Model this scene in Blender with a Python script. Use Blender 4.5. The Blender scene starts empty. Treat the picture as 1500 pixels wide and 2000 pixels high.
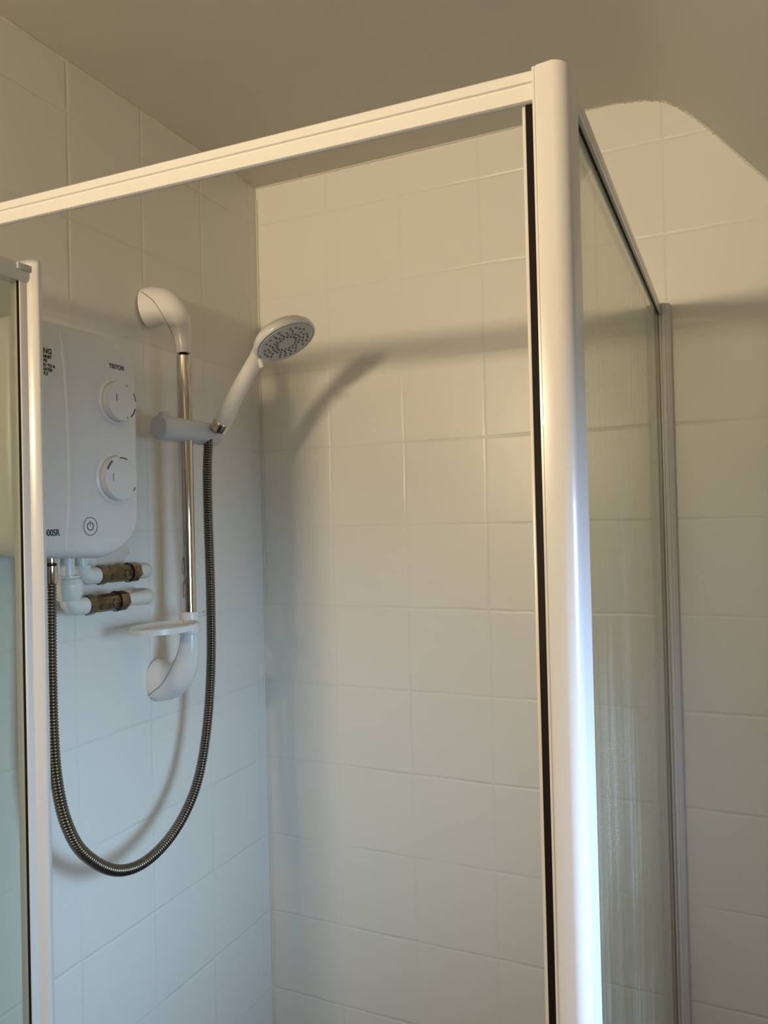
import bpy, bmesh, math, random
from mathutils import Vector, Matrix
random.seed(4)
S = bpy.context.scene
COL = S.collection
Z0 = 1.5                                  # eye height; heights below are given relative to it

# ------------------------------------------------------------------ camera, world, lights, exposure
cam = bpy.data.objects.new('camera', bpy.data.cameras.new('camera')); COL.objects.link(cam)
cam.data.sensor_fit = 'HORIZONTAL'; cam.data.sensor_width = 36.0; cam.data.lens = 36.0*1513.4/1500
cam.data.clip_start = 0.02
_rt = Vector((0.90993001, 0.41409619, -0.02348861)); _up = Vector((0.02658422, -0.00171337, 0.99964511)); _fw = Vector((-0.41390898, 0.91023152, 0.01256747))
M = Matrix((( _rt.x, _up.x, -_fw.x, 0.85236), (_rt.y, _up.y, -_fw.y, -1.29571), (_rt.z, _up.z, -_fw.z, Z0), (0, 0, 0, 1)))
cam.matrix_world = M
S.camera = cam

w = bpy.data.worlds.new('world'); S.world = w; w.use_nodes = True
w.node_tree.nodes['Background'].inputs[0].default_value = (0.55, 0.7, 1, 1)
w.node_tree.nodes['Background'].inputs[1].default_value = 0.6

def area(name, loc, aim, sx, sy, power, col):
    l = bpy.data.lights.new(name, 'AREA'); l.shape = 'RECTANGLE'; l.size = sx; l.size_y = sy; l.energy = power; l.color = col
    o = bpy.data.objects.new(name, l); COL.objects.link(o); o.location = loc
    o.rotation_euler = (Vector(aim)-Vector(loc)).to_track_quat('-Z', 'Y').to_euler()
    return o
wl = area('warm_lamp_light', (0.275, -2.35, Z0+0.295), (0.40, 0, Z0+1.35), 0.24, 0.11, 13.2, (1.0, 0.785, 0.50)); wl.data.spread = math.radians(130)
rw = area('roof_window_light', (1.56, -0.76, Z0-0.04), (0.0, -0.53, Z0-0.44), 0.40, 0.56, 4.2, (0.45, 0.665, 1.0)); rw.data.spread = math.radians(62)

S.view_settings.view_transform = 'Standard'; S.view_settings.look = 'None'
S.view_settings.gamma = 1.0; S.view_settings.use_curve_mapping = False
S.view_settings.exposure = 0.0

# ------------------------------------------------------------------ materials
def mat(name, col, rough=0.5, metal=0.0, coat=0.0, bump=None, mottle=None, emit=None):
    m = bpy.data.materials.new(name); m.use_nodes = True
    nt = m.node_tree; b = nt.nodes['Principled BSDF']
    b.inputs['Base Color'].default_value = (*col, 1); b.inputs['Roughness'].default_value = rough
    b.inputs['Metallic'].default_value = metal; b.inputs['Coat Weight'].default_value = coat
    if bump or mottle:
        tc = nt.nodes.new('ShaderNodeTexCoord')
        no = nt.nodes.new('ShaderNodeTexNoise'); nt.links.new(tc.outputs['Object'], no.inputs['Vector'])
        no.inputs['Scale'].default_value = (bump or mottle)[0]; no.inputs['Detail'].default_value = 4
        if bump:
            bp = nt.nodes.new('ShaderNodeBump'); bp.inputs['Strength'].default_value = bump[1]; bp.inputs['Distance'].default_value = bump[2]
            nt.links.new(no.outputs[0], bp.inputs['Height']); nt.links.new(bp.outputs[0], b.inputs['Normal'])
        if mottle:
            n2 = nt.nodes.new('ShaderNodeTexNoise'); nt.links.new(tc.outputs['Object'], n2.inputs['Vector']); n2.inputs['Scale'].default_value = mottle[0]; n2.inputs['Detail'].default_value = 5
            rp = nt.nodes.new('ShaderNodeValToRGB'); rp.color_ramp.elements[0].position = 0.35; rp.color_ramp.elements[1].position = 0.65
            rp.color_ramp.elements[0].color = (*col, 1); rp.color_ramp.elements[1].color = (*mottle[1], 1)
            nt.links.new(n2.outputs[0], rp.inputs[0]); nt.links.new(rp.outputs[0], b.inputs['Base Color'])
    return m

def mth(nt, op, a, b=None, c=None):
    n = nt.nodes.new('ShaderNodeMath'); n.operation = op
    for i, v in enumerate((a, b, c)):
        if v is None: continue
        if isinstance(v, (int, float)): n.inputs[i].default_value = v
        else: nt.links.new(v, n.inputs[i])
    return n.outputs[0]

def tile_mat(name, axis, u0, du, v0, dv, col, tint=0.0):
    """glossy painted wall tiles: joints on a grid of the wall's own metres"""
    m = bpy.data.materials.new(name); m.use_nodes = True
    nt = m.node_tree; b = nt.nodes['Principled BSDF']
    b.inputs['Roughness'].default_value = 0.33; b.inputs['Specular IOR Level'].default_value = 0.5
    g = nt.nodes.new('ShaderNodeNewGeometry'); sp = nt.nodes.new('ShaderNodeSeparateXYZ')
    nw = nt.nodes.new('ShaderNodeTexNoise'); nt.links.new(g.outputs['Position'], nw.inputs['Vector']); nw.inputs['Scale'].default_value = 9; nw.inputs['Detail'].default_value = 3
    wob = mth(nt, 'MULTIPLY', mth(nt, 'SUBTRACT', nw.outputs[0], 0.5), 0.006)
    nt.links.new(g.outputs['Position'], sp.inputs[0])
    u = mth(nt, 'DIVIDE', mth(nt, 'SUBTRACT', mth(nt, 'ADD', sp.outputs[axis], wob), u0), du)
    v = mth(nt, 'DIVIDE', mth(nt, 'SUBTRACT', mth(nt, 'ADD', sp.outputs[2], wob), v0), dv)
    du_ = mth(nt, 'MULTIPLY', mth(nt, 'ABSOLUTE', mth(nt, 'SUBTRACT', u, mth(nt, 'ROUND', u))), du)
    dv_ = mth(nt, 'MULTIPLY', mth(nt, 'ABSOLUTE', mth(nt, 'SUBTRACT', v, mth(nt, 'ROUND', v))), dv)
    def prof(d, wd):
        s = nt.nodes.new('ShaderNodeMapRange'); s.interpolation_type = 'SMOOTHSTEP'
        s.inputs['From Min'].default_value = 0.0; s.inputs['From Max'].default_value = wd; nt.links.new(d, s.inputs['Value']); return s.outputs[0]
    # the joints are partly filled with paint: depth varies along them
    nv = nt.nodes.new('ShaderNodeTexNoise'); nt.links.new(g.outputs['Position'], nv.inputs['Vector']); nv.inputs['Scale'].default_value = 5.0; nv.inputs['Detail'].default_value = 2
    dep = nt.nodes.new('ShaderNodeMapRange'); dep.inputs['From Min'].default_value = 0.35; dep.inputs['From Max'].default_value = 0.62; dep.inputs['To Min'].default_value = 0.12; dep.inputs['To Max'].default_value = 0.75
    nt.links.new(nv.outputs[0], dep.inputs['Value'])
    pu = prof(du_, 0.0042); pv = prof(dv_, 0.0042)
    h = mth(nt, 'MINIMUM', mth(nt, 'ADD', mth(nt, 'MULTIPLY', pu, 0.75), 0.25), pv)
    h = mth(nt, 'SUBTRACT', 1.0, mth(nt, 'MULTIPLY', mth(nt, 'SUBTRACT', 1.0, h), dep.outputs[0]))
    # each tile sits at a slightly different tilt; brush marks in the paint
    wn = nt.nodes.new('ShaderNodeTexWhiteNoise'); wn.noise_dimensions = '2D'; cb = nt.nodes.new('ShaderNodeCombineXYZ')
    nt.links.new(mth(nt, 'FLOOR', u), cb.inputs[0]); nt.links.new(mth(nt, 'FLOOR', v), cb.inputs[1]); nt.links.new(cb.outputs[0], wn.inputs['Vector'])
    wc = nt.nodes.new('ShaderNodeSeparateColor'); nt.links.new(wn.outputs['Color'], wc.inputs[0])
    fu = mth(nt, 'FRACT', u); fv = mth(nt, 'FRACT', v)
    tilt = mth(nt, 'ADD', mth(nt, 'MULTIPLY', mth(nt, 'SUBTRACT', wc.outputs[0], 0.5), fu), mth(nt, 'MULTIPLY', mth(nt, 'SUBTRACT', wc.outputs[1], 0.5), fv))
    nb = nt.nodes.new('ShaderNodeTexNoise'); nt.links.new(g.outputs['Position'], nb.inputs['Vector']); nb.inputs['Scale'].default_value = 45; nb.inputs['Detail'].default_value = 5
    nbl = nt.nodes.new('ShaderNodeTexNoise'); nt.links.new(g.outputs['Position'], nbl.inputs['Vector']); nbl.inputs['Scale'].default_value = 6; nbl.inputs['Detail'].default_value = 2
    hh = mth(nt, 'ADD', h, mth(nt, 'MULTIPLY', tilt, 0.9))
    hh = mth(nt, 'ADD', hh, mth(nt, 'ADD', mth(nt, 'MULTIPLY', nb.outputs[0], 0.16), mth(nt, 'MULTIPLY', nbl.outputs[0], 1.3)))
    bp = nt.nodes.new('ShaderNodeBump'); bp.inputs['Strength'].default_value = 1.0; bp.inputs['Distance'].default_value = 0.0011
    nt.links.new(hh, bp.inputs['Height']); nt.links.new(bp.outputs[0], b.inputs['Normal'])
    mx = nt.nodes.new('ShaderNodeMix'); mx.data_type = 'RGBA'
    mx.inputs[6].default_value = (*[c*0.95 for c in col], 1); mx.inputs[7].default_value = (*col, 1)
    nt.links.new(h, mx.inputs[0]); nt.links.new(mx.outputs[2], b.inputs['Base Color'])
    return m

def glass_mat(name, streak_axis=1, film=0.11, tint=(0.93, 0.955, 0.90)):
    """thin pane: transparent with an angle-dependent reflection and a film of dried water streaks and drops"""
    m = bpy.data.materials.new(name); m.use_nodes = True
    nt = m.node_tree; nt.nodes.remove(nt.nodes['Principled BSDF']); out = nt.nodes['Material Output']
    tr = nt.nodes.new('ShaderNodeBsdfTransparent'); tr.inputs[0].default_value = (*tint, 1)
    gl = nt.nodes.new('ShaderNodeBsdfGlossy'); gl.inputs['Roughness'].default_value = 0.02
    lw = nt.nodes.new('ShaderNodeLayerWeight'); lw.inputs[0].default_value = 0.5
    fr = mth(nt, 'ADD', mth(nt, 'MULTIPLY', mth(nt, 'POWER', lw.outputs['Facing'], 5.0), 0.9), 0.04)
    mx = nt.nodes.new('ShaderNodeMixShader'); nt.links.new(fr, mx.inputs[0]); nt.links.new(tr.outputs[0], mx.inputs[1]); nt.links.new(gl.outputs[0], mx.inputs[2])
    g = nt.nodes.new('ShaderNodeNewGeometry'); mp = nt.nodes.new('ShaderNodeMapping'); nt.links.new(g.outputs['Position'], mp.inputs[0])
    mp.inputs['Scale'].default_value = (70, 70, 2.2)
    n1 = nt.nodes.new('ShaderNodeTexNoise'); nt.links.new(mp.outputs[0], n1.inputs[0]); n1.inputs['Scale'].default_value = 1.0; n1.inputs['Detail'].default_value = 5
    n2 = nt.nodes.new('ShaderNodeTexNoise'); nt.links.new(g.outputs['Position'], n2.inputs[0]); n2.inputs['Scale'].default_value = 4.5; n2.inputs['Detail'].default_value = 3
    n3 = nt.nodes.new('ShaderNodeTexNoise'); nt.links.new(g.outputs['Position'], n3.inputs[0]); n3.inputs['Scale'].default_value = 700; n3.inputs['Detail'].default_value = 2
    def ss(v, a, b_):
        s = nt.nodes.new('ShaderNodeMapRange'); s.interpolation_type = 'SMOOTHSTEP'; s.inputs['From Min'].default_value = a; s.inputs['From Max'].default_value = b_
        nt.links.new(v, s.inputs['Value']); return s.outputs[0]
    streak = mth(nt, 'MULTIPLY', ss(n1.outputs[0], 0.42, 0.66), mth(nt, 'ADD', mth(nt, 'MULTIPLY', ss(n2.outputs[0], 0.38, 0.62), 0.8), 0.2))
    drops = mth(nt, 'MULTIPLY', ss(n3.outputs[0], 0.57, 0.66), ss(n2.outputs[0], 0.50, 0.62))
    f = mth(nt, 'ADD', mth(nt, 'ADD', mth(nt, 'MULTIPLY', streak, film), mth(nt, 'MULTIPLY', drops, film*2.4)), film*0.15)
    df = nt.nodes.new('ShaderNodeBsdfDiffuse'); df.inputs[0].default_value = (0.78, 0.8, 0.74, 1)
    tl = nt.nodes.new('ShaderNodeBsdfTranslucent'); tl.inputs[0].default_value = (0.78, 0.8, 0.74, 1)
    md = nt.nodes.new('ShaderNodeMixShader'); md.inputs[0].default_value = 0.5; nt.links.new(df.outputs[0], md.inputs[1]); nt.links.new(tl.outputs[0], md.inputs[2])
    m2 = nt.nodes.new('ShaderNodeMixShader'); nt.links.new(f, m2.inputs[0]); nt.links.new(mx.outputs[0], m2.inputs[1]); nt.links.new(md.outputs[0], m2.inputs[2])
    nt.links.new(m2.outputs[0], out.inputs[0])
    return m

TZ = Z0-0.0071
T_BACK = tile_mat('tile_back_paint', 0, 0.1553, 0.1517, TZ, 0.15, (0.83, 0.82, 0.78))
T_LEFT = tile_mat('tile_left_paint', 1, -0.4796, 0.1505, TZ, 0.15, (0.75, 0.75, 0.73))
PLASTER = mat('ceiling_paint', (0.62, 0.60, 0.55), 0.75, bump=(14, 0.35, 0.004))
WALLP = mat('wall_paint', (0.30, 0.26, 0.21), 0.7, bump=(20, 0.2, 0.003))
FLOORM = mat('floor_vinyl', (0.12, 0.07, 0.04), 0.5, mottle=(8, (0.16, 0.10, 0.06)))
CAULK = mat('caulk', (0.70, 0.67, 0.60), 0.6, bump=(60, 0.6, 0.002))
FRAME = mat('white_powder_coat', (0.76, 0.75, 0.745), 0.24, coat=0.1)
PLASTIC = mat('white_plastic', (0.78, 0.77, 0.78), 0.22)
CASE = mat('unit_casing_plastic', (0.72, 0.72, 0.74), 0.30)
CASE_D = mat('unit_dial_plastic', (0.74, 0.74, 0.76), 0.25)
GREYP = mat('holder_plastic', (0.60, 0.61, 0.66), 0.35)
FACEP = mat('spray_plate_plastic', (0.62, 0.63, 0.65), 0.4)
SEAM = mat('seam_dark_line', (0.22, 0.20, 0.18), 0.6)  # dark colour of the moulding joints and the pane seal
BLACK = mat('black_rubber', (0.012, 0.008, 0.008), 0.55)
NOZ = mat('nozzle_rubber', (0.10, 0.10, 0.09), 0.6)
INK = mat('print_ink', (0.02, 0.022, 0.03), 0.5)
INKG = mat('print_ink_grey', (0.13, 0.13, 0.16), 0.5)
RED = mat('print_red', (0.25, 0.06, 0.07), 0.5)
STICK = mat('sticker_vinyl', (0.70, 0.71, 0.72), 0.35)
CHROME = mat('chrome', (0.62, 0.58, 0.53), 0.10, metal=1.0)
HOSEM = mat('hose_steel', (0.20, 0.185, 0.16), 0.24, metal=1.0)
BRASS = mat('aged_brass', (0.25, 0.19, 0.12), 0.34, metal=0.85, bump=(120, 0.5, 0.002), mottle=(60, (0.13, 0.10, 0.07)))
PUSH = mat('push_fit_plastic', (0.72, 0.74, 0.70), 0.35)
PIPEW = mat('painted_pipe', (0.68, 0.67, 0.62), 0.45, bump=(50, 0.4, 0.002))
BLACK.node_tree.nodes['Principled BSDF'].inputs['Specular IOR Level'].default_value = 0.12
GLASS = glass_mat('streaked_shower_glass')
GLASS_D = glass_mat('door_glass', film=0.04)

# ------------------------------------------------------------------ mesh helpers
def obj(name, bm, m, parent=None, smooth=True, ang=35):
    me = bpy.data.meshes.new(name); bmesh.ops.recalc_face_normals(bm, faces=bm.faces[:]); bm.to_mesh(me); bm.free()
    me.materials.append(m)
    if smooth:
        me.shade_smooth()
        try: me.set_sharp_from_angle(angle=math.radians(ang))
        except Exception: pass
    o = bpy.data.objects.new(name, me); COL.objects.link(o)
    if parent: o.parent = parent; o.matrix_parent_inverse = pw(parent).inverted()
    return o
def pw(o):
    mw = Matrix.Translation(o.location) @ o.rotation_euler.to_matrix().to_4x4()
    return (pw(o.parent) @ o.matrix_parent_inverse @ mw) if o.parent else mw
def thing(name, label, cat, loc, group=None):
    o = bpy.data.objects.new(name, None); o.empty_display_size = 0.05; COL.objects.link(o); o.location = loc
    o['label'] = label; o['category'] = cat
    if group: o['group'] = group
    return o
def struct(name, bm, m, parent=None):
    o = obj(name, bm, m, parent)
    if not parent: o['kind'] = 'structure'
    return o
def box(bm, x0, x1, y0, y1, z0, z1, bev=0, seg=2):
    r = bmesh.ops.create_cube(bm, size=1)
    for v in r['verts']: v.co = Vector(((x0+x1)/2+v.co.x*(x1-x0), (y0+y1)/2+v.co.y*(y1-y0), (z0+z1)/2+v.co.z*(z1-z0)))
    if bev:
        es = list({e for v in r['verts'] for e in v.link_edges})
        bmesh.ops.bevel(bm, geom=es, offset=bev, segments=seg, profile=0.5, affect='EDGES')
    return bm
def B(*a, **k): return box(bmesh.new(), *a, **k)
def prism(bm, pts, z0, z1, dz=None):
    """vertical extrusion of an outline in x,y; dz(x,y) tilts its ends"""
    lo = [bm.verts.new((x, y, z0)) for x, y in pts]; hi = [bm.verts.new((x, y, z1)) for x, y in pts]
    n = len(pts)
    for i in range(n): bm.faces.new((lo[i], lo[(i+1) % n], hi[(i+1) % n], hi[i]))
    bm.faces.new(lo[::-1]); bm.faces.new(hi)
    return bm
def extr(bm, pts, a, b, frame):
    """extrude closed 2-D outline from point a to b; frame = (u,v) axes"""
    u, v = frame; a = Vector(a); b = Vector(b)
    A = [bm.verts.new(a+u*p+v*q) for p, q in pts]; Bv = [bm.verts.new(b+u*p+v*q) for p, q in pts]
    n = len(pts)
    for i in range(n): bm.faces.new((A[i], A[(i+1) % n], Bv[(i+1) % n], Bv[i]))
    bm.faces.new(A[::-1]); bm.faces.new(Bv)
    return bm
X, Y, Z = Vector((1, 0, 0)), Vector((0, 1, 0)), Vector((0, 0, 1))
def sweep(bm, pts, rad, n=20, up=Vector((0, 1, 0)), caps=True, ell=None):
    """tube through pts; rad per point (or float); ell = per-point factor along the 'up' axis"""
    rings = []
    for i, p in enumerate(pts):
        t = (pts[min(i+1, len(pts)-1)]-pts[max(i-1, 0)]).normalized()
        s = up-t*up.dot(t)
        s = s.normalized() if s.length > 1e-4 else t.orthogonal().normalized()
        c = t.cross(s)
        r = rad if isinstance(rad, (int, float)) else rad[i]
        e = 1.0 if ell is None else ell[i]
        rings.append([bm.verts.new(p+s*(r*e*math.cos(2*math.pi*k/n))+c*(r*math.sin(2*math.pi*k/n))) for k in range(n)])
    for a, b in zip(rings, rings[1:]):
        for k in range(n): bm.faces.new((a[k], a[(k+1) % n], b[(k+1) % n], b[k]))
    if caps: bm.faces.new(rings[0][::-1]); bm.faces.new(rings[-1])
    return rings
def spline(P, n):
    """Catmull-Rom through rows of numbers"""
    out = []
    P = [list(p) for p in P]; Q = [[2*a-b for a, b in zip(P[0], P[1])]]+P+[[2*a-b for a, b in zip(P[-1], P[-2])]]
    for i in range(1, len(Q)-2):
        for j in range(n):
            t = j/n
            out.append([0.5*(2*b+(c-a)*t+(2*a-5*b+4*c-d)*t*t+(-a+3*b-3*c+d)*t**3) for a, b, c, d in zip(Q[i-1], Q[i], Q[i+1], Q[i+2])])
    out.append(P[-1]); return out
def lathe(bm, prof, o, axis, n=40, closed=True):
    """prof = (radius, height) pairs round axis through o"""
    axis = axis.normalized(); s = axis.orthogonal().normalized(); c = axis.cross(s); o = Vector(o)
    rings = []
    for r, h in prof:
        if r < 1e-6: rings.append([bm.verts.new(o+axis*h)])
        else: rings.append([bm.verts.new(o+axis*h+s*r*math.cos(2*math.pi*k/n)+c*r*math.sin(2*math.pi*k/n)) for k in range(n)])
    for a, b in zip(rings, rings[1:]):
        for k in range(n):
            if len(a) == 1 and len(b) == 1: continue
            if len(a) == 1: bm.faces.new((a[0], b[(k+1) % n], b[k]))
            elif len(b) == 1: bm.faces.new((a[k], a[(k+1) % n], b[0]))
            else: bm.faces.new((a[k], a[(k+1) % n], b[(k+1) % n], b[k]))
    for e, fl in ((rings[0], True), (rings[-1], False)):
        if len(e) > 1 and closed: bm.faces.new(e[::-1] if fl else e)
    return bm
def cyl(bm, a, b, r, n=28, bev=0.0):
    a = Vector(a); b = Vector(b); L = (b-a).length
    pr = [(0, 0), (r-bev, 0)]+([(r, bev), (r, L-bev)] if bev else [(r, 0.00001), (r, L-0.00001)])+[(r-bev, L), (0, L)]
    return lathe(bm, pr, a, b-a, n)
def text(name, s, size, loc, m, parent, align='LEFT', bold=0.0, width=1.0, spacing=1.0):
    """printed text lying on a face that looks towards +x, as a mesh"""
    cu = bpy.data.curves.new(name, 'FONT'); cu.body = s; cu.size = size; cu.align_x = align; cu.extrude = 0.00012; cu.offset = bold; cu.space_character = spacing
    t = bpy.data.objects.new(name, cu); COL.objects.link(t)
    bpy.context.view_layer.update()
    me = bpy.data.meshes.new_from_object(t.evaluated_get(bpy.context.evaluated_depsgraph_get()))
    bpy.data.objects.remove(t); bpy.data.curves.remove(cu)
    R = Matrix(((0, 0, 1), (1, 0, 0), (0, 1, 0))).to_4x4()
    me.transform(Matrix.Translation(Vector(loc)) @ R @ Matrix.Diagonal((width, 1, 1, 1)))
    me.materials.clear(); me.materials.append(m)
    o = bpy.data.objects.new(name, me); COL.objects.link(o); o.parent = parent; o.matrix_parent_inverse = pw(parent).inverted()
    return o
def z(h): return Z0+h

# ------------------------------------------------------------------ the room
H = 0.667; XR = 1.95; YF = -2.7; T = 0.06
prof = [(-T, H+0.0012), (0.55, H+0.001), (0.643, H+0.0013), (0.690, H+0.0007), (0.7373, H-0.0052), (0.7678, H-0.0152), (0.7974, H-0.0378), (0.8283, H-0.0708), (0.868, H-0.1193), (0.9086, H-0.1684)]
sl = (0.9086, H-0.1684); kx, kz = XR, H-0.1684-(XR-0.9086)*1.18
prof += [(kx, kz)]
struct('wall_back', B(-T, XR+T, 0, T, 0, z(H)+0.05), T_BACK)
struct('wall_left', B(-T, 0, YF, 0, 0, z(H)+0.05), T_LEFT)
struct('floor', B(-T, XR+T, YF-T, T, -T, 0), FLOORM)
struct('wall_front', B(0, XR, YF-T, YF, 0, z(H)+0.05), WALLP)
struct('wall_right', B(XR, XR+T, YF, 0, 0, z(kz)), WALLP)
# flat ceiling that bends down into the roof slope, as a shell with thickness, window opening cut in the slope
WX0, WX1, WY0, WY1 = 1.28, 1.76, -1.10, -0.42
def slz(x): return sl[1]-(x-sl[0])*1.18
bm = bmesh.new()
ys = [YF, WY0, WY1, 0.0]
xs = [p[0] for p in prof[:-1]]+[WX0, WX1, XR]
zz = [p[1] for p in prof[:-1]]+[slz(WX0), slz(WX1), slz(XR)]
lo = [[bm.verts.new((x, y, z(h))) for y in ys] for x, h in zip(xs, zz)]
hi = [[bm.verts.new((x+0.03*(1 if i > 6 else 0), y, z(h)+0.07)) for y in ys] for i, (x, h) in enumerate(zip(xs, zz))]
iw = len(xs)-3
for i in range(len(xs)-1):
    for j in range(3):
        if i == iw and j == 1: continue
        bm.faces.new((lo[i][j], lo[i+1][j], lo[i+1][j+1], lo[i][j+1])); bm.faces.new((hi[i][j], hi[i][j+1], hi[i+1][j+1], hi[i+1][j]))
for (a, b) in (((iw, 1), (iw+1, 1)), ((iw+1, 1), (iw+1, 2)), ((iw+1, 2), (iw, 2)), ((iw, 2), (iw, 1))):
    bm.faces.new((lo[a[0]][a[1]], lo[b[0]][b[1]], hi[b[0]][b[1]], hi[a[0]][a[1]]))
bmesh.ops.holes_fill(bm, edges=[])
o = struct('ceiling', bm, PLASTER); 
# roof window frame in the slope
bm = bmesh.new()
for (x0, x1, y0, y1) in ((WX0, WX0+0.04, WY0, WY1), (WX1-0.04, WX1, WY0, WY1), (WX0, WX1, WY0, WY0+0.04), (WX0, WX1, WY1-0.04, WY1)):
    c = [(x0, y0), (x1, y0), (x1, y1), (x0, y1)]
    a = [bm.verts.new((x, y, z(slz(x))+0.01)) for x, y in c]; b = [bm.verts.new((x, y, z(slz(x))+0.05)) for x, y in c]
    for i in range(4): bm.faces.new((a[i], a[(i+1) % 4], b[(i+1) % 4], b[i]))
    bm.faces.new(a); bm.faces.new(b)
struct('window_1', bm, FRAME)
# uneven paint and filler along the ceiling line
bm = bmesh.new()
pr = spline([(0.0, H), (0.2, H), (0.4, H), (0.643, H+0.0013), (0.690, H+0.0007), (0.7373, H-0.0052), (0.7678, H-0.0152), (0.7974, H-0.0378), (0.8283, H-0.0708), (0.868, H-0.1193), (0.9086, H-0.1684), (1.1, slz(1.1))], 26)
pts = [Vector((p[0], -0.0005, z(p[1]+0.0008))) for p in pr]
sweep(bm, pts, [0.0019+(0.0022 if 0.70 < p.x < 0.84 else 0.0010)*random.random()**2 for p in pts], n=8)
struct('trim_1', bm, CAULK)
bm = bmesh.new(); pts = [Vector((0.0008, -0.0008, 0.02+i*0.012)) for i in range(178)]
sweep(bm, pts, [0.0016+0.0012*random.random() for _ in pts], n=8)
struct('trim_2', bm, CAULK)
bm = bmesh.new(); pts = [Vector((0.0006, YF+0.02+i*0.02, z(H))) for i in range(133)]
sweep(bm, pts, [0.0016+0.0018*random.random()**2 for _ in pts], n=8, up=X)
struct('trim_3', bm, CAULK)

# lumpy filler where the pipes go into the wall
bm = bmesh.new(); bmesh.ops.create_uvsphere(bm, u_segments=28, v_segments=16, radius=1)
for v in bm.verts:
    a = math.atan2(v.co.z, v.co.y); k = 1+0.16*math.sin(3*a+1)+0.09*math.sin(7*a)+0.05*math.sin(13*a+2)
    v.co = Vector((v.co.x*0.0022*(1+0.3*random.random()), -0.4120+v.co.y*0.034*k, z(-0.0400)+v.co.z*0.022*k))
struct('trim_4', bm, CAULK)

# ------------------------------------------------------------------ shower enclosure
enc = thing('shower_enclosure', 'white-framed corner shower enclosure with streaked glass side panel and open pivot door', 'shower enclosure', (0.755, -0.765, 0))
# corner post: flat front, rounded outer corner, groove near the opening
pts = [(0.7335, -0.7750)]
pts += [(0.7350, -0.7750), (0.7353, -0.7742), (0.7360, -0.7742), (0.7363, -0.7752)]
cxp, cyp, r = 0.7452, -0.7637, 0.0115
pts += [(cxp+r*math.sin(a), cyp-r*math.cos(a)) for a in [math.radians(d) for d in range(8, 91, 6)]]
pts += [(cxp+r, -0.7330), (0.7335, -0.7330)]
bm = prism(bmesh.new(), pts, 0.0, z(0.3080))
for v in bm.verts:
    if v.co.z > 1: v.co.z += 0.0012*math.sin((v.co.x-0.7335)/0.026*math.pi)-0.001
obj('corner_post', bm, FRAME, enc)
# front head rail: thin face with a groove, deeper channel hidden behind
f = -0.7665
pr_ = [(f-0.0, -0.0105), (f-0.0015, -0.0095), (f-0.0015, 0.0005), (f-0.0002, 0.0012), (f-0.0002, 0.0024), (f-0.0018, 0.0032), (f-0.0018, 0.0100), (f-0.0008, 0.0110), (f+0.022, 0.0110), (f+0.022, 0.0045), (f+0.0035, 0.0045), (f+0.0025, -0.0105)]
obj('head_rail', extr(bmesh.new(), pr_, (0.0, 0, z(0.3100)), (0.7336, 0, z(0.2980)), (Y, Z)), FRAME, enc)
# wall channel at the far left end of the front (out of the frame's view)
obj('left_wall_channel', B(0.0005, 0.028, -0.768, -0.735, 0, z(0.300), bev=0.002), FRAME, enc)
# black seal and its slim carrier at the opening side of the post
o = obj('magnetic_seal', B(0.7258, 0.7332, -0.7640, -0.7560, 0.01, z(0.2880), bev=0.0006), BLACK, enc); o['label'] = 'black seal strip down the post'
obj('seal_carrier', B(0.7232, 0.7257, -0.7625, -0.7560, 0.01, z(0.2880), bev=0.0004), FRAME, enc)
# side panel
zr0, zr1 = z(0.3170), z(0.3310)
pr_ = [(0.7415, 0.0), (0.7525, 0.0), (0.7525, -0.0075), (0.7518, -0.0082), (0.7518, -0.0100), (0.7530, -0.0108), (0.7530, -0.0165), (0.7508, -0.0175), (0.7500, -0.0120), (0.7415, -0.0100)]
obj('side_rail', extr(bmesh.new(), pr_, (0, -0.7400, zr0), (0, -0.0150, zr1), (X, Z)), FRAME, enc)
pr_ = [(0.7490, -0.0140), (0.7506, -0.0140), (0.7506, -0.0190), (0.7490, -0.0190)]
obj('glazing_gasket', extr(bmesh.new(), pr_, (0, -0.7330, zr0), (0, -0.0150, zr1), (X, Z)), BLACK, enc)
g = B(0.7445, 0.7490, -0.7400, -0.0080, 0.03, z(0.316))
o = obj('side_glass', g, GLASS, enc, smooth=False); o['label'] = 'clear side pane with dried water streaks'
# wall channel: three fins either side of the pane
pts = [(0.7400, -0.0005), (0.7400, -0.0200), (0.7436, -0.0212), (0.7443, -0.0190), (0.7443, -0.0100), (0.7492, -0.0100), (0.7492, -0.0190), (0.7500, -0.0215), (0.7528, -0.0215), (0.7532, -0.0180), (0.7550, -0.0180), (0.7556, -0.0215), (0.7590, -0.0205), (0.7594, -0.0170), (0.7620, -0.0165), (0.7660, -0.0120), (0.7672, -0.0005)]
obj('wall_channel', prism(bmesh.new(), pts, 0.0, z(0.3300)), FRAME, enc)
obj('pane_seal', B(0.7492, 0.7502, -0.0240, -0.0205, 0.03, z(0.312)), SEAM, enc)

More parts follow.
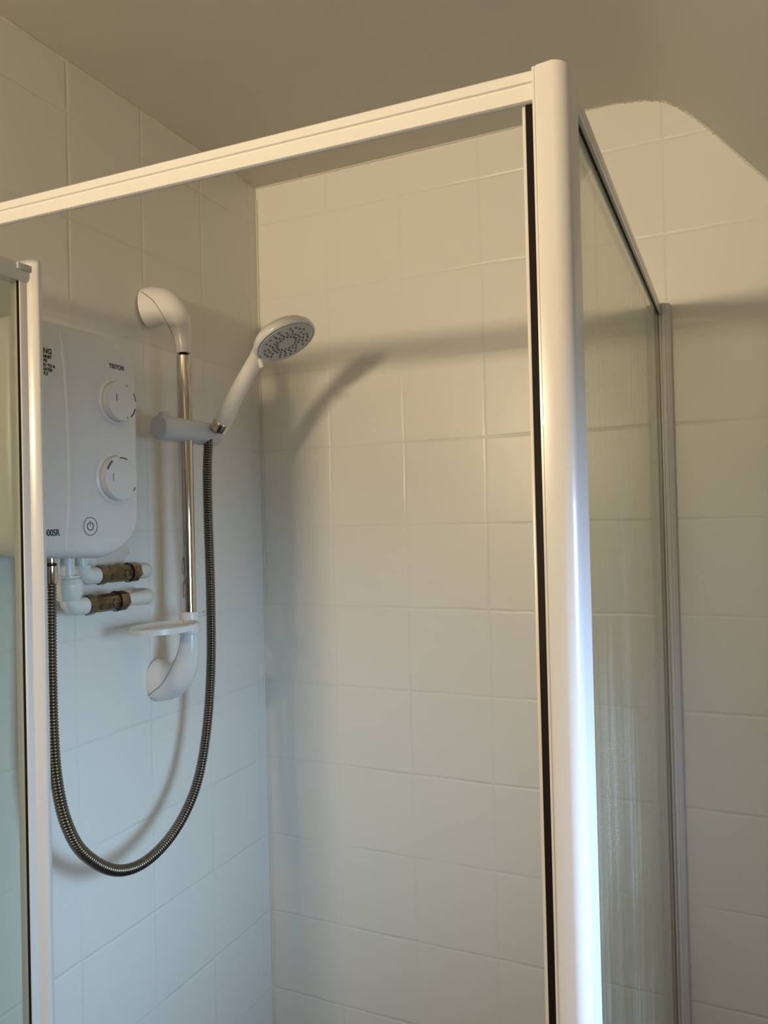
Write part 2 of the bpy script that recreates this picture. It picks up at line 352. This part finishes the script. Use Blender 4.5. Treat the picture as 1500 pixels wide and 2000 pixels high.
# pivot door swung open, its inner tail standing inside the tray
DX = 0.140; YT = -0.662; YN = -1.245; ZD = z(0.2930)
bm = bmesh.new()
box(bm, DX-0.010, DX+0.006, YT-0.028, YT-0.014, 0.05, ZD, bev=0.0015)       # tail stile, flat part
box(bm, DX-0.010, DX+0.010, YN, YN+0.026, 0.05, ZD, bev=0.002)               # near stile
door = obj('door', bm, FRAME, enc); door['label'] = 'pivot door swung open into the tray'
pr_ = [(-0.010, -0.0200), (0.007, -0.0200), (0.009, -0.0160), (0.009, -0.0040), (0.006, 0.0000), (-0.010, 0.0000)]
obj('door_rail', extr(bmesh.new(), pr_, (DX, YN+0.026, ZD), (DX, YT-0.014, ZD), (X, Z)), FRAME, door)
obj('door_rail', extr(bmesh.new(), pr_, (DX, YN+0.026, 0.08), (DX, YT-0.030, 0.08), (X, Z)), FRAME, door)
# rounded edge profile facing the room
pts = [(DX-0.010, YT-0.0190), (DX+0.0045, YT-0.0190), (DX+0.0062, YT-0.0187), (DX+0.0145, YT-0.0140), (DX+0.0160, YT-0.0125), (DX+0.0163, YT-0.0108), (DX+0.0155, YT-0.0088), (DX+0.0110, YT-0.0030), (DX+0.0080, YT), (DX-0.010, YT)]
obj('edge_profile', prism(bmesh.new(), pts, 0.05, ZD+0.006), FRAME, door)
obj('door_glass', B(DX-0.003, DX+0.002, YN+0.02, YT-0.026, 0.07, ZD-0.015), GLASS_D, door, smooth=False)
obj('door_gasket', B(DX+0.0018, DX+0.0045, YT-0.0290, YT-0.0279, 0.07, ZD-0.02), BLACK, door)
obj('rail_cap', B(DX+0.007, DX+0.011, YT-0.034, YT-0.0175, ZD-0.009, ZD-0.0015, bev=0.001), GREYP, door)

# ------------------------------------------------------------------ electric shower unit
UX = 0.100; ya, yb, za, zb = -0.6650, -0.4530, z(-0.0400), z(0.2610)
unit = thing('electric_shower', 'white electric shower heater box with two round dials on the left wall', 'electric shower', (0.0, -0.555, za))
def outline(inset=0.0, n=12):
    """front outline (y,z): flat sides, shallow curved top and bottom, big right corners"""
    pts = []
    def arc(cy, cz, ry, rz, a0, a1):
        for k in range(n+1):
            a = math.radians(a0+(a1-a0)*k/n); pts.append((cy+ry*math.cos(a), cz+rz*math.sin(a)))
    i = inset
    arc(yb-0.078, zb-0.052, 0.078-i, 0.050-i, 0, 84)
    arc(ya+0.030, zb-0.036, 0.030-i, 0.032-i, 100, 180)
    arc(ya+0.030, za+0.034, 0.030-i, 0.028-i, 180, 262)
    arc(yb-0.080, za+0.058, 0.080-i, 0.058-i, 276, 360)
    return pts
bm = bmesh.new()
layers = [(0.0008, 0.013), (0.025, 0.008), (0.055, 0.003), (0.075, 0.0005), (UX-0.014, 0.0008), (UX-0.007, 0.0032), (UX-0.003, 0.0065), (UX-0.0008, 0.011), (UX, 0.018)]
rings = []
for x, i in layers: rings.append([bm.verts.new((x, p[0], p[1])) for p in outline(i)])
n = len(rings[0])
for a, b in zip(rings, rings[1:]):
    for k in range(n): bm.faces.new((a[k], a[(k+1) % n], b[(k+1) % n], b[k]))
bm.faces.new(rings[0][::-1]); bm.faces.new(rings[-1])
body = obj('casing', bm, CASE, unit, ang=40)
# raised ridge line running down the cover
P = [(-0.5930, 0.2440), (-0.5885, 0.2100), (-0.5850, 0.1700), (-0.5832, 0.1200), (-0.5832, 0.0700), (-0.5850, 0.0250), (-0.5895, -0.0260)]
pp = spline([(0, a, b) for a, b in P], 10)
bm = bmesh.new(); pts = [Vector((UX-0.0003, p[1], z(p[2]))) for p in pp]; N = len(pts)
sweep(bm, pts, [0.0025*min(1, 0.3+4*min(i, N-1-i)/N) for i in range(N)], n=10, up=X)
obj('cover_ridge', bm, CASE_D, unit)
# dials
def dial(cy, cz, marks, dots, k_):
    o0 = Vector((UX-0.001, cy, z(cz)))
    bm = bmesh.new()
    lathe(bm, [(0.0, 0), (0.0345, 0), (0.0345, 0.0022), (0.0330, 0.0035), (0.0305, 0.0040), (0.0305, 0.0030), (0.0297, 0.0030), (0.0297, 0.0110), (0.0290, 0.0128), (0.0280, 0.0135), (0.0, 0.0135)], o0, X, 56)
    for v_ in bm.verts: v_.co.y = o0.y+(v_.co.y-o0.y)*k_; v_.co.z = o0.z+(v_.co.z-o0.z)*k_
    d = obj('control_dial', bm, CASE_D, unit, ang=30)
    def arc(r0, r1, a0, a1, x, m, nm):
        bm = bmesh.new(); k = max(3, int(abs(a1-a0)/6))
        A = []
        for i in range(k+1):
            a = math.radians(a0+(a1-a0)*i/k); A.append([bm.verts.new((x+dx, o0.y+r*math.cos(a), o0.z+r*math.sin(a))) for r in (r0, r1) for dx in (0, 0.0003)])
        for p, q in zip(A, A[1:]):
            for s in ((0, 1), (1, 3), (3, 2), (2, 0)): bm.faces.new((p[s[0]], p[s[1]], q[s[1]], q[s[0]]))
        bm.faces.new(A[0][:2]+A[0][3:1:-1]); bm.faces.new(A[-1][:2]+A[-1][3:1:-1])
        return obj(nm, bm, m, d)
    for (a0, a1, r0, r1, m) in marks: arc(r0*k_, r1*k_, a0, a1, o0.x+0.0134, m, 'mark')
    for (dy, dz, s) in dots:
        obj('mark', B(o0.x+0.0130, o0.x+0.0138, o0.y+dy-0.0007, o0.y+dy+0.0007, o0.z+dz-s, o0.z+dz+s), INKG, d)
    return d
dial(-0.5005, 0.1685, [(6, 34, 0.0262, 0.0276, INK), (-52, -18, 0.0258, 0.0278, INK)], [(-0.011, 0.004, 0.0045), (0.008, 0.022, 0.0014), (0.008, -0.021, 0.0014)], 0.90)
dial(-0.5045, 0.0660, [(68, 98, 0.0262, 0.0276, INK), (128, 158, 0.0260, 0.0290, INKG), (158, 196, 0.0153, 0.0163, RED), (-38, -26, 0.0255, 0.0275, INKG)], [], 1.0)
# power button with its ring and symbol
bm = bmesh.new(); pc = Vector((UX-0.0008, -0.5505, z(0.0030)))
lathe(bm, [(0, 0), (0.0122, 0), (0.0122, 0.0018), (0.0112, 0.0026), (0.0108, 0.0018), (0.0, 0.0022)], pc, X, 40)
btn = obj('power_button', bm, CASE_D, unit, ang=30)
def ringm(r, wd, a0, a1, x, m, nm, par, c):
    bm = bmesh.new(); k = 40; A = []
    for i in range(k+1):
        a = math.radians(a0+(a1-a0)*i/k); A.append([bm.verts.new((x, c.y+q*math.cos(a), c.z+q*math.sin(a))) for q in (r-wd, r+wd)]+[bm.verts.new((x+0.0003, c.y+q*math.cos(a), c.z+q*math.sin(a))) for q in (r+wd, r-wd)])
    for p, q in zip(A, A[1:]):
        for s in range(4): bm.faces.new((p[s], p[(s+1) % 4], q[(s+1) % 4], q[s]))
    return obj(nm, bm, m, par)
ringm(0.0114, 0.00045, 0, 360, pc.x+0.0024, INKG, 'button_ring', btn, pc)
sy = ringm(0.0050, 0.00055, 112, 428, pc.x+0.0021, INK, 'power_symbol', btn, pc)
obj('power_symbol_bar', B(pc.x+0.0020, pc.x+0.0024, pc.y-0.0005, pc.y+0.0005, pc.z+0.0005, pc.z+0.0072), INK, btn)
# printed words
text('brand_lettering', 'TRITON', 0.0078, (UX+0.0001, -0.5110, z(0.2135)), INKG, unit, bold=0.0006, width=0.90, spacing=1.08)
text('model_lettering', '000SR', 0.0110, (UX+0.0001, -0.6225, z(-0.0075)), INK, unit, bold=0.0003, width=0.84)
st = obj('warning_sticker', B(UX-0.0004, UX+0.0002, -0.6380, -0.5990, z(0.1830), z(0.2240), bev=0.0001, seg=1), STICK, unit)
for s_, sz, yy, hh in (('WARNING', 0.0090, -0.6060, 0.2125), ('MUST', 0.0052, -0.6065, 0.2070), ('BE', 0.0052, -0.6135, 0.2018), ('CONNECTED TO A', 0.0052, -0.6015, 0.1966), ('WATER', 0.0052, -0.6055, 0.1914), ('SUPPLY', 0.0052, -0.6120, 0.1862)):
    text('sticker_text', s_, sz, (UX+0.0003, yy, z(hh)), INK, st, align='RIGHT', bold=0.0003, width=0.95)

# ------------------------------------------------------------------ supply pipes under the unit
def hexbm(bm, a, b, r, n=6):
    cyl(bm, a, b, r, n)
    return bm
def bend(a, c, b, k=8):
    a, b, c = Vector(a), Vector(b), Vector(c)
    return [(a*(1-t)**2+c*2*t*(1-t)+b*t*t) for t in [i/k for i in range(k+1)]]
def supply(label, x, yv, ztop, zc, y_v0, y_v1, y_end, nut, ang):
    t = thing('supply_pipe', label, 'pipe', (x, yv, zc), group=None)
    bm = bmesh.new(); cyl(bm, (x, yv, ztop), (x, yv, zc+0.030 if nut else zc+0.012), 0.0092, 24)
    obj('riser_pipe', bm, PUSH, t)
    if nut:
        bm = bmesh.new()
        lathe(bm, [(0, 0), (0.0145, 0), (0.0165, 0.003), (0.0190, 0.010), (0.0190, 0.0215), (0.0160, 0.0275), (0.0135, 0.0290), (0.0155, 0.0300), (0.0155, 0.0325), (0.0, 0.0325)], (x, yv, zc+0.0100), Z, 20)
        obj('push_fit_nut', bm, PUSH, t, ang=25)
    else:
        bm = bmesh.new(); lathe(bm, [(0, 0), (0.0120, 0), (0.0128, 0.003), (0.0128, 0.006), (0.0, 0.006)], (x, yv, zc+0.0100), Z, 24); obj('push_fit_nut', bm, PUSH, t)
    bm = bmesh.new(); pts = bend((x, yv, zc+0.016), (x, yv, zc), (x, yv+0.016, zc))+[Vector((x, y_v0+0.006, zc))]
    sweep(bm, pts, [0.0118]*len(pts), n=24, up=X); obj('elbow', bm, PUSH, t)
    # brass isolation valve: nuts, waisted body, screw slot
    L = y_v1-y_v0
    bm = bmesh.new(); lathe(bm, [(0, 0), (0.0128, 0), (0.0140, 0.002), (0.0140, 0.013), (0.0108, 0.0155), (0.0100, 0.018), (0.0108, 0.021), (0.0122, 0.024), (0.0127, L-0.020), (0.0112, L-0.016), (0.0, L-0.016)], (x, y_v0, zc), Y, 8)
    v = obj('isolation_valve', bm, BRASS, t, ang=25); v['label'] = 'aged brass isolation valve'
    bm = bmesh.new(); hexbm(bm, (x, y_v1-0.0165, zc), (x, y_v1, zc), 0.0142); cyl(bm, (x, y_v1-0.0178, zc), (x, y_v1-0.0165, zc), 0.0125, 20); obj('compression_nut', bm, BRASS, v, ang=25)
    c = Vector((x+0.0095, (y_v0+y_v1)/2+0.010, zc))
    bm = bmesh.new(); lathe(bm, [(0, 0), (0.0062, 0), (0.0062, 0.0032), (0.0050, 0.0036), (0.0048, 0.0022), (0, 0.0022)], c, X, 20); sc = obj('valve_screw', bm, BRASS, v, ang=25)
    bm = bmesh.new(); lathe(bm, [(0.0136, 0), (0.0148, 0.0010), (0.0136, 0.002)], (x, y_v1-0.0188, zc), Y, 20, closed=False); obj('rubber_ring', bm, BLACK, v)
    bm = bmesh.new(); pts = [Vector((x, y_v1-0.003, zc))]+bend((x, y_end-0.024, zc), (x, y_end, zc), (0.001, y_end+0.002, zc))
    sweep(bm, pts, [0.0095]+[0.0108+0.0015*math.sin(math.pi*i/8) for i in range(9)], n=24, up=Z)
    obj('wall_elbow', bm, PIPEW, t)
    return t
supply('upper painted supply pipe with brass valve, its elbow entering the tiled wall', 0.030, -0.4975, z(-0.0300), z(-0.0660), -0.4700, -0.3910, -0.3600, False, 0)
supply('lower white supply pipe with push-fit nut and darker brass valve', 0.046, -0.5365, z(-0.0300), z(-0.1040), -0.5080, -0.4340, -0.3730, True, 0)

# ------------------------------------------------------------------ slide rail
PX, PY = 0.070, -0.3200
rail = thing('slide_rail', 'chrome slide rail between curved white wall brackets beside the heater box', 'shower rail', (PX, PY, z(-0.235)))
bm = bmesh.new(); cyl(bm, (PX, PY, z(-0.145)), (PX, PY, z(0.2675)), 0.0112, 32, bev=0.0006)
o = obj('pole', bm, CHROME, rail); o['label'] = 'polished chrome pole'
bm = bmesh.new(); cyl(bm, (PX, PY, z(0.266)), (PX, PY, z(0.2745)), 0.0070, 24); obj('pole_gap_dark', bm, BLACK, rail)  # black filler, paints the shaded gap between pole and top bracket
def bracket(rows, sg, name_label):
    s = spline(rows, 8)
    pts = [Vector((a[0], PY+a[3], z(a[1]))) for a in s]; rad = [a[2] for a in s]; ell = [a[4] for a in s]
    bm = bmesh.new(); sweep(bm, pts, rad, n=32, up=Y, ell=ell)
    b = obj('wall_bracket', bm, PLASTIC, rail, ang=60)
    # seam between the two halves of the moulding, following the surface
    bm = bmesh.new(); q = []
    N = len(pts)
    for i in range(1, N-3):
        t = (pts[i+1]-pts[i-1]).normalized(); sd = (Y-t*Y.dot(t)).normalized(); c = t.cross(sd)
        u_ = i/(N-1)
        th = math.radians(sg*(-70+ 45*min(1, u_/0.5) + 75*max(0, (u_-0.5)/0.5)))
        q.append(pts[i]+sd*(-math.cos(th)*rad[i]*ell[i])+c*(-math.sin(th)*rad[i]*1.0))
    sweep(bm, q, 0.0006, n=6, up=Z)
    obj('seam', bm, SEAM, b)
    return b
bracket([(PX, 0.2715, 0.0108, 0, 1), (PX-0.0005, 0.2850, 0.0120, 0, 1), (PX-0.003, 0.3040, 0.0148, 0, 1), (PX-0.010, 0.3240, 0.0195, 0, .95), (PX-0.023, 0.3410, 0.0245, 0, .88), (0.030, 0.3500, 0.0290, 0, .80), (0.012, 0.3520, 0.0320, -0.001, .76), (0.001, 0.3510, 0.0322, -0.002, .76)], 1, 'top')
bracket([(PX, -0.1640, 0.0125, 0, 1), (PX-0.0005, -0.1800, 0.0138, 0, 1), (PX-0.003, -0.1980, 0.0160, 0, 1), (PX-0.010, -0.2180, 0.0200, 0, .95), (PX-0.023, -0.2350, 0.0245, 0, .88), (0.030, -0.2430, 0.0290, 0.001, .80), (0.012, -0.2440, 0.0330, 0.002, .76), (0.001, -0.2430, 0.0330, 0.003, .74)], -1, 'bottom')
# sliding handset holder clamped round the pole
HZ = z(0.1495)
bm = bmesh.new(); lathe(bm, [(0, 0), (0.0160, 0), (0.0176, 0.0015), (0.0184, 0.0040), (0.0188, 0.020), (0.0190, 0.0900), (0.0184, 0.0910), (0.0184, 0.0918), (0.0190, 0.0928), (0.0188, 0.1340), (0.0175, 0.1380), (0.0, 0.1390)], (PX, -0.3830, HZ), Y, 40)
hold = obj('handset_holder', bm, GREYP, rail, ang=30); hold['label'] = 'grey-white cylindrical handset holder'
bm = bmesh.new(); cyl(bm, (PX, -0.3675, HZ+0.012), (PX, -0.3675, HZ+0.0240), 0.0090, 24, bev=0.002); obj('clamp_button', bm, GREYP, hold)
# soap dish hooked on the pole's lower end
dz_ = z(-0.1500)
dish = thing('soap_dish', 'oval white plastic soap dish clipped to the foot of the chrome pole', 'soap dish', (PX, PY, dz_))
bm = bmesh.new(); cyl(bm, (PX, PY, z(-0.1680)), (PX, PY, z(-0.1330)), 0.0148, 32, bev=0.0012); obj('collar', bm, PLASTIC, dish)
bm = bmesh.new(); N = 56; cx_, cy_, a_, b_ = PX+0.010, -0.3880, 0.042, 0.0600
sec = [(0.0, 0.0), (0.0, 0.0075), (-0.0018, 0.0088), (-0.0040, 0.0080), (-0.0048, 0.0035), (-0.0070, 0.0008), (-0.0070, 0.0)]
R_ = [[bm.verts.new((cx_+(a_+d)*math.cos(2*math.pi*k/N), cy_+(b_+d)*math.sin(2*math.pi*k/N), dz_-0.003+h)) for d, h in sec] for k in range(N)]
for k in range(N):
    p, q = R_[k], R_[(k+1) % N]
    for s in range(len(sec)): bm.faces.new((p[s], p[(s+1) % len(sec)], q[(s+1) % len(sec)], q[s]))
obj('rim', bm, PLASTIC, dish)
bm = bmesh.new()
for i in range(-3, 4):
    yy = cy_+i*0.0135; hw = (a_-0.004)*math.sqrt(max(0, 1-((yy-cy_)/(b_-0.004))**2))
    box(bm, cx_-hw, cx_+hw, yy-0.0032, yy+0.0032, dz_-0.0030, dz_-0.0008)
box(bm, cx_-0.004, cx_+0.004, cy_-b_+0.004, cy_+b_-0.004, dz_-0.0036, dz_-0.0012)
obj('drain_grid', bm, PLASTIC, dish)
bm = bmesh.new(); pts = [Vector((PX, PY+0.012, dz_+0.010)), Vector((PX+0.004, PY+0.026, dz_+0.0095)), Vector((PX+0.002, PY+0.033, dz_+0.0100)), Vector((PX, PY+0.0385, dz_+0.0125))]
sweep(bm, pts, [0.0045, 0.0038, 0.0034, 0.003], n=12, up=Z, ell=[0.8]*4); obj('hook', bm, PLASTIC, dish)

# ------------------------------------------------------------------ hand shower
hb = Vector((0.0975, -0.2700, z(0.1560))); hc = Vector((0.2321, -0.2800, z(0.2782)))
nrm = Vector((0.4803, -0.0323, -0.8765)).normalized()
head = thing('hand_shower', 'white hand shower with round spray face, resting in the rail holder', 'shower head', hb)
hc2 = hc-nrm*0.004
inpl = (hb-hc)-nrm*((hb-hc).dot(nrm)); inpl.normalize()
neck = hc+inpl*0.045-nrm*0.0120
rows = [(*hb, 0.0128, 1), (*(hb.lerp(neck, 0.18)+Vector((0, 0, 0.0))), 0.0135, 1), (*(hb.lerp(neck, 0.5)+Vector((-0.003, 0, 0.002))), 0.0128, 1), (*(hb.lerp(neck, 0.82)+Vector((-0.003, 0, 0.002))), 0.0122, 1.05), (*neck, 0.0135, 1.5), (*(hc+inpl*0.026-nrm*0.0145), 0.0120, 2.6), (*(hc-nrm*0.0150), 0.0060, 4.0)]
s = spline(rows, 8)
side = nrm.cross(inpl).normalized()
bm = bmesh.new(); sweep(bm, [Vector(a[:3]) for a in s], [a[3] for a in s], n=32, up=side, ell=[a[4] for a in s])
obj('handle', bm, PLASTIC, head, ang=60)
bm = bmesh.new()
lathe(bm, [(0.0, 0.0265), (0.018, 0.0258), (0.033, 0.0225), (0.0435, 0.0165), (0.0490, 0.0100), (0.0505, 0.0040), (0.0500, 0.0008), (0.0480, -0.0010), (0.0462, -0.0004), (0.0455, 0.0010), (0.0, 0.0010)], hc, -nrm, 64)
obj('head_shell', bm, PLASTIC, head, ang=40)
bm = bmesh.new(); lathe(bm, [(0, 0.0015), (0.0452, 0.0015), (0.0450, -0.0006), (0.0435, -0.0016), (0.030, -0.0022), (0.0, -0.0024)], hc, -nrm, 64)
plate = obj('spray_plate', bm, FACEP, head, ang=30)
bm = bmesh.new(); ringr = [(0.0128, 0), (0.0135, -0.0006), (0.0128, -0.0010)]
lathe(bm, [(0.0132, 0.0), (0.0140, 0.0006), (0.0148, 0.0)], hc+nrm*0.0022, nrm, 40, closed=False); obj('plate_ring', bm, GREYP, plate)
bm = bmesh.new(); lathe(bm, [(0, -0.001), (0.0017, -0.001), (0.00175, 0.0), (0.0013, 0.0012), (0.0, 0.0015)], (0, 0, 0), nrm, 8)
nz0 = obj('nozzle', bm, NOZ, plate)
sp_ = []
for rr, cnt, ph in ((0.0160, 16, 0.0), (0.0222, 20, 0.2), (0.0290, 20, 0.1), (0.0360, 25, 0.25)):
    for k in range(cnt):
        if rr > 0.028 and k % 5 == 4: continue
        sp_.append((rr*(1+0.03*math.sin(k*2.1)), 2*math.pi*k/cnt+ph))
first = True
for rr, a in sp_:
    p = hc+nrm*0.0022+(side*math.cos(a)+inpl*math.sin(a))*rr
    o = nz0 if first else nz0.copy()
    if not first: COL.objects.link(o)
    o.location = p; first = False
bm = bmesh.new(); tb = hc+inpl*0.0465+nrm*0.0020+side*(-0.014)
sweep(bm, [tb, tb+nrm*0.006+inpl*0.001, tb+nrm*0.014+inpl*0.003], [0.0032, 0.0042, 0.0034], n=12, up=side); obj('spray_lever', bm, PLASTIC, head)
dcon = (neck-hb).normalized()
bm = bmesh.new(); lathe(bm, [(0, 0), (0.0126, 0), (0.0142, 0.0020), (0.0142, 0.0150), (0.0134, 0.0165), (0.0, 0.0165)], hb-dcon*0.004, dcon, 32)
o = obj('handle_collar', bm, CHROME, head); o['label'] = 'chrome collar at the handle foot'

# ------------------------------------------------------------------ hose
HR = 0.0077
path = [(0.0620, -0.5804, -0.0640), (0.0620, -0.5809, -0.1068), (0.0640, -0.5834, -0.1707), (0.0680, -0.5858, -0.2593), (0.0720, -0.5837, -0.3200), (0.0780, -0.5751, -0.3713), (0.0820, -0.5516, -0.4158), (0.0840, -0.5009, -0.4574), (0.0820, -0.4398, -0.4703), (0.0780, -0.3709, -0.4518), (0.0720, -0.3136, -0.4061), (0.0680, -0.2802, -0.3312), (0.0700, -0.2674, -0.2267), (0.0760, -0.2725, -0.1017), (0.0830, -0.2840, 0.0222), (0.0815, -0.2815, 0.0871), (0.0800, -0.2760, 0.1280), (0.0790, -0.2740, 0.1400)]
hose = thing('shower_hose', 'ribbed steel shower hose hanging in a deep loop below the heater box', 'hose', (0.062, -0.5804, z(-0.05)))
fine = [Vector((a, b, z(c))) for a, b, c in spline(path, 40)]
# resample evenly, four rings per rib
pts = [fine[0]]; step = 0.00100; acc = 0.0
for a, b in zip(fine, fine[1:]):
    L = (b-a).length; d = step-acc
    while d <= L: pts.append(a.lerp(b, d/L)); d += step
    acc = (acc+L) % step
bm = bmesh.new(); prof_ = (HR*0.82, HR*0.98, HR*1.02, HR*0.98)
sweep(bm, pts, [prof_[i % 4] for i in range(len(pts))], n=16, up=Vector((0.35, 0.2, 0.9)).normalized().cross(Vector((0, 1, 0))).normalized())
obj('ribbed_tube', bm, HOSEM, hose, ang=80)
bm = bmesh.new(); lathe(bm, [(0, 0), (0.0078, 0), (0.0090, 0.003), (0.0090, 0.022), (0.0076, 0.0235), (0.0076, 0.0250), (0.0088, 0.0265), (0.0088, 0.036), (0.0, 0.036)], (0.0620, -0.5800, z(-0.0680)), Z, 28)
o = obj('hose_connector', bm, CHROME, hose, ang=30); o['label'] = 'smooth chrome end nut under the heater box'
bm = bmesh.new(); lathe(bm, [(0.0078, 0), (0.0092, 0.0009), (0.0078, 0.0018)], (0.0620, -0.5800, z(-0.0450)), Z, 24, closed=False); obj('connector_ring', bm, BLACK, hose)
